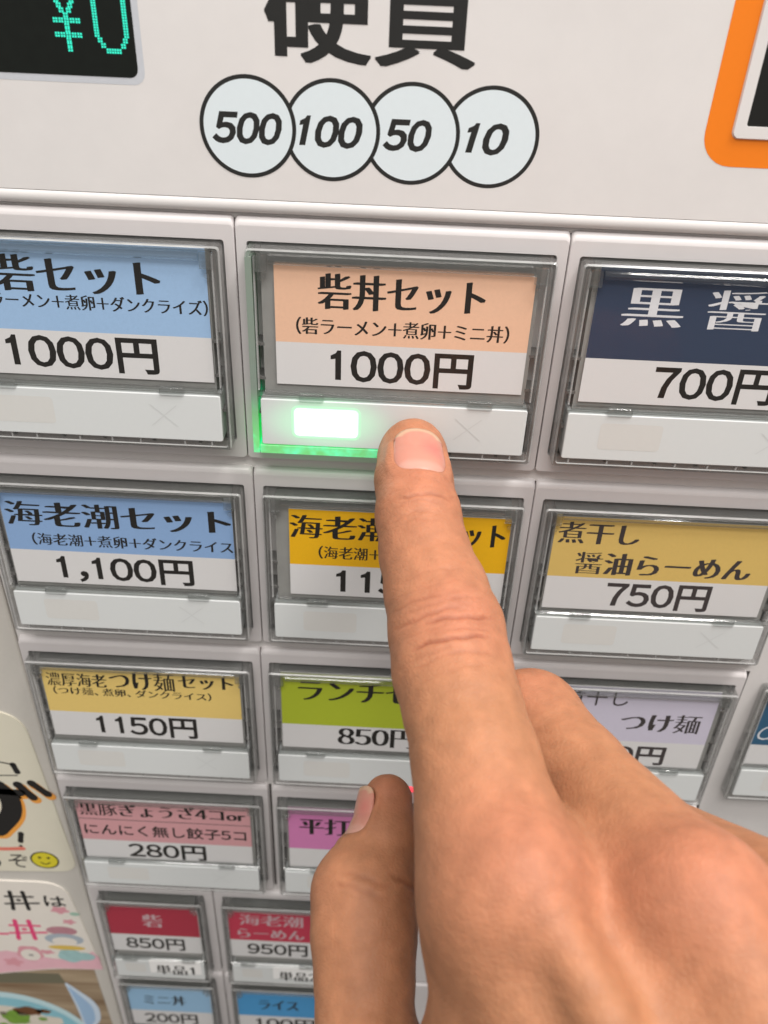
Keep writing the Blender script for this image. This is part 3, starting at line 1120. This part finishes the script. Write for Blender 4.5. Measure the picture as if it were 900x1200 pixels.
mb.add([(a, b, z - .05) for a, b in round_poly([(-110.6, 231.0), (-103.0, 246), (-103.6, 258), (-108.0, 264), (-108.6, 246)], [3, 5, 4, 3, 4])], [tuple(range(35))], 8)
o = mb.build('food_photo', [M_WOOD, plain('bowl_rim', lin(196, 226, 232), .35), plain('print_cream', lin(222, 214, 200), .35, .3, .1, 150),
                            plain('print_brown', lin(110, 70, 42), .35, .3, .4, 300), plain('print_green', lin(120, 160, 60), .35, .3, .3, 300),
                            plain('print_moss', lin(112, 108, 88), .35), plain('bowl_blue', lin(140, 196, 210), .35, .3, .05, 100),
                            plain('spoon_edge', lin(206, 222, 238), .35), plain('spoon_blue', lin(160, 192, 224), .35)], None, (-128, 262, .9))
tag(o, 'printed food photo of a pale blue bowl and spoon on a wooden table', 'picture')

# ------------------------------------------------------------------ the hand (one continuous surface)
# joints in panel millimetres; radii beside them
I_CH = [((4.2, -11.5, -11.0), 7.1), ((4.5, -10.9, -18.4), 7.35), ((5.5, -8.9, -27.5), 7.8), ((6.9, -5.7, -34.9), 8.1), ((9.0, -3.3, -42.7), 9.0),
        ((10.7, -1.8, -50.8), 9.7), ((11.6, -.1, -58.2), 9.7), ((13.1, 1.1, -65.4), 9.3), ((14.9, 3.0, -74.0), 9.6), ((18.3, 7.2, -93.2), 11.4)]
RAD_CH = [((15.4, 8.6, -81.4), 7.6), ((16.8, 18.0, -91.4), 8.2), ((19.5, 27.5, -106), 9.8), ((34, 38, -132), 12.0)]
M_CH = [((27.1, 16.4, -53.8), 9.2), ((32.4, 13.4, -67.4), 8.7), ((42.6, 3.4, -96.0), 9.6)]
M_DST = [((27.1, 16.4, -53.8), 9.0), ((31.5, 35.0, -66.0), 8.0), ((37.5, 37, -85), 7.2)]
R_CH = [((46.1, 31.5, -65.2), 8.6), ((63.1, 4.5, -101.4), 9.6)]
R_DST = [((46.1, 31.5, -65.2), 8.4), ((50, 46, -76), 7.6), ((55, 46, -92), 6.8)]
K_CH = [((74, 40.8, -82.3), 7.6), ((79.9, 5.5, -109.0), 9.2)]
K_DST = [((74, 40.8, -82.3), 7.2), ((74, 50, -94), 6.5), ((76, 46, -106), 6)]
T_CH = [((2.3, 31.8, -60.1), 4.5), ((1.7, 34.7, -66.7), 6.2), ((-1.0, 38.4, -74.7), 9.0), ((-.8, 41.2, -80.6), 8.7), ((-.3, 44.1, -87.0), 8.0),
        ((0, 46.3, -92.7), 7.6), ((7, 46.0, -110.1), 10.5), ((42, 34, -138), 13.5)]
PALM = [[((18.3, 8.8, -93.2), 9.6), ((47, 29, -147), 11.0)], [((42.4, 3.6, -96.5), 9.6), ((62, 22, -150), 12.0)],
        [((63.1, 5.5, -101.4), 9.4), ((74, 22, -152), 11.5)], [((79.9, 8.5, -109.0), 9.0), ((84, 26, -155), 11.0)],
        [((26, 19, -102), 11), ((66, 18, -104), 11)], [((42, 30, -124), 14), ((70, 28, -132), 13)],
        [((52, 30, -150), 14), ((78, 30, -160), 14)], [((64, 30, -158), 16), ((84, 54, -206), 16)], [((27.8, 9.6, -88.5), 6.4), ((48, 20, -130), 10)],
        [((53, 11, -98), 7.0), ((66, 20, -134), 10)]]
WEB = [[((18, 12, -87.0), 5.0), ((37.0, 12.0, -88.0), 5.2)], [((38, 14, -88), 5.5), ((58, 15, -90), 5.5)], [((60, 14, -90), 6), ((76, 18, -96), 6)],
       [((20, 24, -98), 6), ((8, 42, -108), 7)]]
TEND = [[((20.0, -1.2, -95.5), 3.0), ((28, 2.6, -111), 3.2), ((46, 15.5, -147), 3.2)], [((42.4, -3.0, -97.0), 4.2), ((50, 4.0, -118), 3.4), ((61, 12.5, -150), 3.2)]]
KNUC = [((19.2, 1.2, -93.0), 6.6), ((42.2, .6, -97.0), 6.2), ((63.4, .4, -102), 6)]


def cap_d(P, a, ra, b, rb):
    a = np.array(a, np.float32)
    b = np.array(b, np.float32)
    ab = b - a
    t = np.clip(((P - a) @ ab) / float(ab @ ab), 0, 1)
    d = P - a - t[:, None] * ab
    return np.sqrt((d * d).sum(1)) - (ra + t * (rb - ra))


def smin(a, b, k):
    h = np.clip(.5 + .5 * (b - a) / k, 0, 1)
    return b + (a - b) * h - k * h * (1 - h)


def chain(P, ch, k=2.5):
    d = None
    for (a, ra), (b, rb) in zip(ch[:-1], ch[1:]):
        q = cap_d(P, a, ra, b, rb)
        d = q if d is None else smin(d, q, k)
    return d


def hand_sdf(P):
    P = np.asarray(P, np.float32)
    pal = None
    for ch in PALM:
        q = chain(P, ch, 6)
        pal = q if pal is None else smin(pal, q, 9)
    pal = smin(pal, chain(P, RAD_CH, 5), 7)
    for ch in WEB:
        pal = smin(pal, chain(P, ch), 5)
    for ch in TEND:
        pal = smin(pal, chain(P, ch, 1), 4.5)
    for c, r in KNUC:
        pal = smin(pal, np.sqrt(((P - np.array(c, np.float32)) ** 2).sum(1)) - r, 5)
    ix = chain(P, I_CH, 1.5)
    # flatter dorsal pad end of the fingertip
    ix = smin(ix, cap_d(P, (4.3, -13.3, -9.4), 5.2, (4.4, -12.6, -14.0), 5.8), 2.0)
    md = smin(chain(P, M_CH, 2), chain(P, M_DST, 2), 2)
    rg = smin(chain(P, R_CH), chain(P, R_DST), 2)
    kl = smin(chain(P, K_CH), chain(P, K_DST), 2)
    th = chain(P, T_CH, 2.0)
    f = smin(smin(smin(ix, md, 1.6), smin(rg, kl, 1.2), 1.2), th, .8)
    return smin(pal, f, 4.6)


def grad(P, e=.15):
    g = np.stack([hand_sdf(P + np.array(v, np.float32) * e) - hand_sdf(P - np.array(v, np.float32) * e) for v in ((1, 0, 0), (0, 1, 0), (0, 0, 1))], 1)
    return g / (np.linalg.norm(g, axis=1)[:, None] + 1e-9)


def surface_nets(lo, hi, h):
    n = [int((b - a) / h) + 1 for a, b in zip(lo, hi)]
    ax = [np.float32(lo[i]) + np.arange(n[i], dtype=np.float32) * h for i in range(3)]
    Vv = np.empty(n, np.float32)
    yy, zz = np.meshgrid(ax[1], ax[2], indexing='ij')
    for i in range(n[0]):
        Vv[i] = hand_sdf(np.stack([np.full(yy.size, ax[0][i], np.float32), yy.ravel(), zz.ravel()], 1)).reshape(n[1], n[2])
    ins = Vv < 0
    cs = [c for c in np.ndindex(2, 2, 2)]
    sl = lambda c: tuple(slice(c[i], n[i] - 1 + c[i]) for i in range(3))
    cnt = sum(ins[sl(c)].astype(np.int8) for c in cs)
    act = (cnt > 0) & (cnt < 8)
    idx = np.full(act.shape, -1, np.int64)
    ii = np.argwhere(act)
    idx[act] = np.arange(len(ii))
    acc = np.zeros((len(ii), 3), np.float32)
    num = np.zeros(len(ii), np.float32)
    for c in cs:
        for a in range(3):
            if c[a] == 0:
                d = list(c)
                d[a] = 1
                v0 = Vv[tuple((ii + np.array(c)).T)]
                v1 = Vv[tuple((ii + np.array(d)).T)]
                x = (v0 < 0) != (v1 < 0)
                t = np.where(x, v0 / (v0 - v1 + 1e-12), 0)
                p = np.tile(np.array(c, np.float32), (len(ii), 1))
                p[:, a] += t
                acc[x] += p[x]
                num[x] += 1
    pts = (ii + acc / num[:, None]) * h + np.array(lo)
    quads = []
    for a in range(3):
        b, c = (a + 1) % 3, (a + 2) % 3
        s0 = [slice(None)] * 3
        s1 = [slice(None)] * 3
        s0[a] = slice(0, -1)
        s1[a] = slice(1, None)
        x = ins[tuple(s0)] != ins[tuple(s1)]
        e = np.argwhere(x)
        e = e[(e[:, b] > 0) & (e[:, c] > 0) & (e[:, b] < n[b] - 1) & (e[:, c] < n[c] - 1)]
        fl = ins[tuple(e.T)]
        q = []
        for db, dc in ((-1, -1), (0, -1), (0, 0), (-1, 0)):
            w = e.copy()
            w[:, b] += db
            w[:, c] += dc
            q.append(idx[tuple(w.T)])
        q = np.stack(q, 1)
        q[~fl] = q[~fl][:, ::-1]
        quads.append(q)
    return pts.astype(np.float32), np.concatenate(quads)


def subdivide(V, Q):
    E = np.concatenate([Q[:, [0, 1]], Q[:, [1, 2]], Q[:, [2, 3]], Q[:, [3, 0]]])
    Es = np.sort(E, 1)
    u, inv = np.unique(Es, axis=0, return_inverse=True)
    inv = inv.ravel()
    nv, nq = len(V), len(Q)
    em = (V[u[:, 0]] + V[u[:, 1]]) / 2
    fm = V[Q].mean(1)
    V2 = np.concatenate([V, em, fm])
    e = [nv + inv[i * nq:(i + 1) * nq] for i in range(4)]
    f = nv + len(u) + np.arange(nq)
    Q2 = np.concatenate([np.stack([Q[:, i], e[i], f, e[i - 1]], 1) for i in range(4)])
    return V2, Q2


def project(V, it=2):
    for _ in range(it):
        V = V - grad(V) * hand_sdf(V)[:, None]
    return V


def unit(v):
    v = np.array(v, float)
    return v / np.linalg.norm(v)


V, Q = surface_nets((-16, -32, -215), (130, 80, 2), 1.25)
V = project(V, 2)
V, Q = subdivide(V, Q)
V = project(V, 2)
V, Q = subdivide(V, Q)
V = V - grad(V) * hand_sdf(V)[:, None]
print('hand', len(V))
N = grad(V)

# --- skin relief: creases at the joints, nail folds, fine lines
camp = np.array(CAM)


def frame(a, b, toward, roll=0.0):
    """axis a->b, dorsal normal turned towards a point, rolled about the axis"""
    a, b = np.array(a, float), np.array(b, float)
    ax = unit(b - a)
    n = toward - a
    n = unit(n - ax * (n @ ax))
    w = np.cross(ax, n)
    n2 = math.cos(roll) * n + math.sin(roll) * w
    return a, ax, n2, np.cross(ax, n2)


def local(Vx, fr):
    o, ax, n, w = fr
    d = Vx - o
    s = d @ ax
    return s, np.arctan2(d @ w, d @ n), np.sqrt((d @ n) ** 2 + (d @ w) ** 2)


disp = np.zeros(len(V))
red = np.zeros(len(V))
rng = np.random.RandomState(3)


def creases(fr, spec, shift=0.0, rmax=14):
    global disp
    s, ph, rr_ = local(V, fr)
    for (s0, depth, wid, p0, p1, bow) in spec:
        s0 += shift
        sc = s0 + bow * (ph ** 2) + .22 * np.sin(ph * 5 + s0 * 3) + .10 * np.sin(ph * 17 + s0 * 7)
        m = np.clip((ph - p0) / .25, 0, 1) * np.clip((p1 - ph) / .25, 0, 1) * (rr_ < rmax)
        disp -= depth * m * np.exp(-((s - sc) / wid) ** 2)
        disp += .14 * depth * m * np.exp(-((np.abs(s - sc) - 2.0 * wid) / (1.2 * wid)) ** 2)


# index finger: frames for the three bones (s measured from the joint nearer the hand towards the tip)
F_DIP = frame(I_CH[2][0], I_CH[0][0], camp)
F_PIP = frame(I_CH[5][0], I_CH[2][0], camp)
F_PRX = frame(I_CH[8][0], I_CH[5][0], camp)
creases(F_DIP, [(3.4, .06, .30, -.8, .9, .3), (1.6, .20, .32, -.55, .95, .2), (.4, .08, .28, -.9, .7, -.2), (-1.8, .10, .35, -.9, .5, -.4), (-3.4, .05, .3, -.6, .8, -.4)], -4.0)
creases(F_PIP, [(12.5, .05, .35, -.8, .8, .5), (9.4, .07, .35, -.9, .6, .6), (7.0, .13, .36, -1.0, .2, 1.0), (5.6, .10, .34, -.7, .9, .8), (3.8, .20, .36, -1.0, .35, .9),
                (2.2, .30, .36, -.35, .95, .25), (1.2, .08, .3, -.8, .1, .3), (-.2, .12, .32, -.1, .9, .1), (-1.5, .34, .38, -.65, .75, -.15), (-3.0, .08, .3, -.9, .2, -.3), (-4.4, .12, .38, -.7, .8, -.5), (-7.0, .06, .4, -.7, .6, -.7)], -5.6)
# thumb crease on the inner side and knuckle
F_TIP = frame(T_CH[2][0], T_CH[0][0], camp)
creases(F_TIP, [(3.0, .22, .55, .35, 2.2, -.9), (1.0, .12, .5, -.6, .6, .3), (-1.0, .12, .5, -.7, .5, .2)], rmax=13)
# fine relief everywhere
for fx, amp in ((.9, .022), (1.7, .018)):
    k1 = rng.normal(0, fx, (6, 3))
    for kk in k1:
        disp += amp * np.sin(V @ kk + rng.rand() * 6) / 3

# nails
F_NAIL = frame((4.95, -9.6, -22.8), (4.0, -12.7, -7.5), camp, 0.22)
F_TNAIL = frame((1.6, 34.4, -66.0), (2.2, 31.8, -60.1), camp + np.array([-190, 0, 0]), -.2)


def nail_dist(fr, L0, L1, half):
    s, ph, rr_ = local(V, fr)
    sy = (s - (L0 + L1) / 2) / ((L1 - L0) / 2)
    sx = ph / half
    q = (np.abs(sx) ** 3.2 + np.abs(sy) ** 3.2) ** (1 / 3.2)
    return q, s, ph, rr_


NAILS = []
for fr, L0, L1, half, R in ((F_NAIL, -.1, 11.7, .72, 7.4), (F_TNAIL, -1.2, 7.6, .62, 6.2)):
    q, s, ph, rr_ = nail_dist(fr, L0, L1, half)
    m = (rr_ < R * 1.6) & (np.abs(ph) < 1.5)
    front = np.clip((L1 - 1.2 - s) / 1.5, 0, 1)             # no fold at the free edge
    disp += m * front * (.26 * np.exp(-((q - 1.2) / .16) ** 2))
    disp -= m * .30 * (q < 1.0) * np.clip((1.0 - q) / .1, 0, 1)

V2 = V + N * disp[:, None]

# --- skin tone: redder over the knuckles and fingertip (true colour of the skin)
def rb(c, r, a):
    global red
    red += a * np.exp(-(((V - np.array(c)) ** 2).sum(1)) / r ** 2)


rb((19.5, -2, -93), 11, .6)
rb((42, -7, -97), 13, .6)
rb((12, -9, -56), 9, .6)
rb((5.5, -16, -24), 8, .5)
rb((5.5, -16, -13), 7, .35)
rb((-8, 36, -76), 8, .15)
rb((8, -14, -36), 14, .28)
rb((2, 28, -60), 7, .45)
rb((26, 8, -52), 9, .35)
rb((62, -8, -101), 10, .6)
yel = np.zeros(len(V))
for c, r, a in (((30, -4, -84), 12, .5), ((13, 0, -70), 9, .25), ((30, 2, -112), 14, .35), ((56, -8, -112), 12, .5)):
    yel += a * np.exp(-(((V - np.array(c)) ** 2).sum(1)) / r ** 2)
base = np.array([0.385, 0.172, 0.088])
rdc = np.array([0.435, 0.156, 0.094])
ylc = np.array([0.330, 0.158, 0.074])
colr = base + np.clip(red, 0, 1)[:, None] * (rdc - base) + np.clip(yel, 0, 1)[:, None] * (ylc - base)
mot = np.zeros(len(V))
for kk in rng.normal(0, .55, (10, 3)):
    mot += np.sin(V @ kk + rng.rand() * 6) / 10
colr *= (1 + .13 * mot)[:, None]
crease_shade = np.clip(-disp / .4, 0, 1)  # shade in the grooves painted into the skin colour
colr *= (1 - crease_shade[:, None] * np.array([.34, .50, .52]))

me = bpy.data.meshes.new('hand')
vv = np.stack([V2[:, 0] * S, V2[:, 2] * S, Z0 - V2[:, 1] * S], 1)
org = np.array(W(45, 10, -110))
me.from_pydata((vv - org).tolist(), [], Q.tolist())
me.polygons.foreach_set('use_smooth', [True] * len(Q))
at_ = me.color_attributes.new('skin_tone', 'FLOAT_COLOR', 'POINT')
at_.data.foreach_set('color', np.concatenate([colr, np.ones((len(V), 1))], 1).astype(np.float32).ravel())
me.update()

M_SKIN, nt, p = new_mat('skin')
ca = nt.nodes.new('ShaderNodeVertexColor')
ca.layer_name = 'skin_tone'
tcn = nt.nodes.new('ShaderNodeTexCoord')
nz = nt.nodes.new('ShaderNodeTexNoise')
nz.inputs['Scale'].default_value = 420
nz.inputs['Detail'].default_value = 4
nt.links.new(tcn.outputs['Object'], nz.inputs['Vector'])
mrn = nt.nodes.new('ShaderNodeMapRange')
mrn.inputs['From Min'].default_value = .3
mrn.inputs['From Max'].default_value = .7
mrn.inputs['To Min'].default_value = .90
mrn.inputs['To Max'].default_value = 1.08
nt.links.new(nz.outputs['Fac'], mrn.inputs['Value'])
mxn = nt.nodes.new('ShaderNodeMix')
mxn.data_type = 'RGBA'
mxn.blend_type = 'MULTIPLY'
mxn.inputs[0].default_value = 1
nt.links.new(ca.outputs['Color'], mxn.inputs[6])
nt.links.new(mrn.outputs[0], mxn.inputs[7])
nt.links.new(mxn.outputs[2], p.inputs['Base Color'])
p.inputs['Roughness'].default_value = .58
p.inputs['Specular IOR Level'].default_value = .28
p.inputs['Subsurface Weight'].default_value = .22
p.inputs['Subsurface Radius'].default_value = (1.0, .35, .2)
p.inputs['Subsurface Scale'].default_value = .0025
vo = nt.nodes.new('ShaderNodeTexVoronoi')
vo.inputs['Scale'].default_value = 1050
vo.feature = 'DISTANCE_TO_EDGE'
nt.links.new(tcn.outputs['Object'], vo.inputs['Vector'])
n3 = nt.nodes.new('ShaderNodeTexNoise')
n3.inputs['Scale'].default_value = 2200
nt.links.new(tcn.outputs['Object'], n3.inputs['Vector'])
ad = nt.nodes.new('ShaderNodeMath')
vr = nt.nodes.new('ShaderNodeMapRange')
vr.inputs['From Max'].default_value = .22
vr.inputs['To Max'].default_value = .9
nt.links.new(vo.outputs['Distance'], vr.inputs['Value'])
nt.links.new(vr.outputs[0], ad.inputs[0])
nt.links.new(n3.outputs['Fac'], ad.inputs[1])
bpn = nt.nodes.new('ShaderNodeBump')
bpn.inputs['Strength'].default_value = .34
bpn.inputs['Distance'].default_value = .00012
nt.links.new(ad.outputs[0], bpn.inputs['Height'])
nt.links.new(bpn.outputs[0], p.inputs['Normal'])
me.materials.append(M_SKIN)

person = bpy.data.objects.new('person', me)
COL.objects.link(person)
person.location = org
tag(person, 'right hand of a person pressing the lit button with the index finger, other fingers curled', 'person')


def nail(fr, L0, L1, half, R, mat, lift):
    o, ax, n, w = fr
    nu, nv = 25, 29
    P = []
    for j in range(nv):
        for i in range(nu):
            P.append((-1 + 2 * i / (nu - 1), -1 + 2 * j / (nv - 1)))
    P = np.array(P)
    # square grid pressed into a rounded nail outline
    k = 3.2
    mxn_ = np.maximum(np.abs(P).max(1), 1e-6)
    nr = (np.abs(P[:, 0]) ** k + np.abs(P[:, 1]) ** k) ** (1 / k)
    P2 = P * (mxn_ / np.maximum(nr, 1e-6))[:, None]
    th = P2[:, 0] * half
    s = (L0 + L1) / 2 + P2[:, 1] * (L1 - L0) / 2
    dr = np.cos(th)[:, None] * n + np.sin(th)[:, None] * w
    base_ = o + s[:, None] * ax
    sm = np.minimum(s, L1 - 5.0)                            # the plate runs on straight past the pad
    rad = np.full(len(s), R * 1.5)
    bm = o + sm[:, None] * ax
    for _ in range(40):
        rad -= .8 * hand_sdf(bm + dr * rad[:, None])
    over = np.clip(s - (L1 - 5.0), 0, 9)
    rad = rad - .012 * over ** 2
    e = np.abs(P2).max(1)
    q = nr * 0 + mxn_
    lf = lift * (1 - .9 * np.clip((q - .78) / .22, 0, 1) ** 2 * (P2[:, 1] < .6))
    pts = base_ + dr * (rad - .22 + lf)[:, None]
    inn = base_ + dr * (rad - .75)[:, None]
    f = []
    NV = len(pts)
    for j in range(nv - 1):
        for i in range(nu - 1):
            a = j * nu + i
            f.append((a, a + 1, a + nu + 1, a + nu))
            f.append((NV + a, NV + a + nu, NV + a + nu + 1, NV + a + 1))
    bd = [i for i in range(nu)] + [j * nu + nu - 1 for j in range(1, nv)] + [(nv - 1) * nu + i for i in range(nu - 2, -1, -1)] + [j * nu for j in range(nv - 2, 0, -1)]
    for a, b in zip(bd, bd[1:] + bd[:1]):
        f.append((b, a, NV + a, NV + b))
    pts = np.concatenate([pts, inn])
    m_ = bpy.data.meshes.new('fingernail')
    wv_ = np.stack([pts[:, 0] * S, pts[:, 2] * S, Z0 - pts[:, 1] * S], 1) - org
    m_.from_pydata(wv_.tolist(), [], f)
    m_.polygons.foreach_set('use_smooth', [True] * len(f))
    t = np.concatenate([P[:, 1], P[:, 1]])
    u = np.concatenate([P[:, 0], P[:, 0]])
    pink = np.array([.49, .215, .160])
    lun = np.array([.56, .34, .28])
    tipc = np.array([.52, .33, .22])
    deep = np.array([.50, .165, .135])
    c = np.tile(pink, (len(t), 1))
    c += np.clip(1 - np.hypot((u - .45) / .6, (t - .1) / .6), 0, 1)[:, None] * (deep - pink)
    lw = np.clip((-.62 - .25 * u ** 2 - t + .12) / .18, 0, 1)[:, None]
    c = c * (1 - .45 * lw) + .45 * lw * lun
    tw = np.clip((t - .80 + .10 * u ** 2) / .08, 0, 1)[:, None]
    c = c * (1 - tw) + tw * tipc
    a_ = m_.color_attributes.new('nail_tone', 'FLOAT_COLOR', 'POINT')
    a_.data.foreach_set('color', np.concatenate([c, np.ones((len(t), 1))], 1).astype(np.float32).ravel())
    m_.materials.append(mat)
    m_.update()
    ob = bpy.data.objects.new('fingernail', m_)
    COL.objects.link(ob)
    ob.parent = person
    return ob


M_NAIL, nt, p = new_mat('nail')
ca = nt.nodes.new('ShaderNodeVertexColor')
ca.layer_name = 'nail_tone'
nt.links.new(ca.outputs['Color'], p.inputs['Base Color'])
p.inputs['Roughness'].default_value = .30
p.inputs['Specular IOR Level'].default_value = .42
p.inputs['Subsurface Weight'].default_value = .2
p.inputs['Subsurface Radius'].default_value = (1, .4, .3)
p.inputs['Subsurface Scale'].default_value = .0015
nail(F_NAIL, -.1, 11.7, .72, 7.4, M_NAIL, .22)
nail(F_TNAIL, -1.2, 7.6, .62, 6.2, M_NAIL, .2)
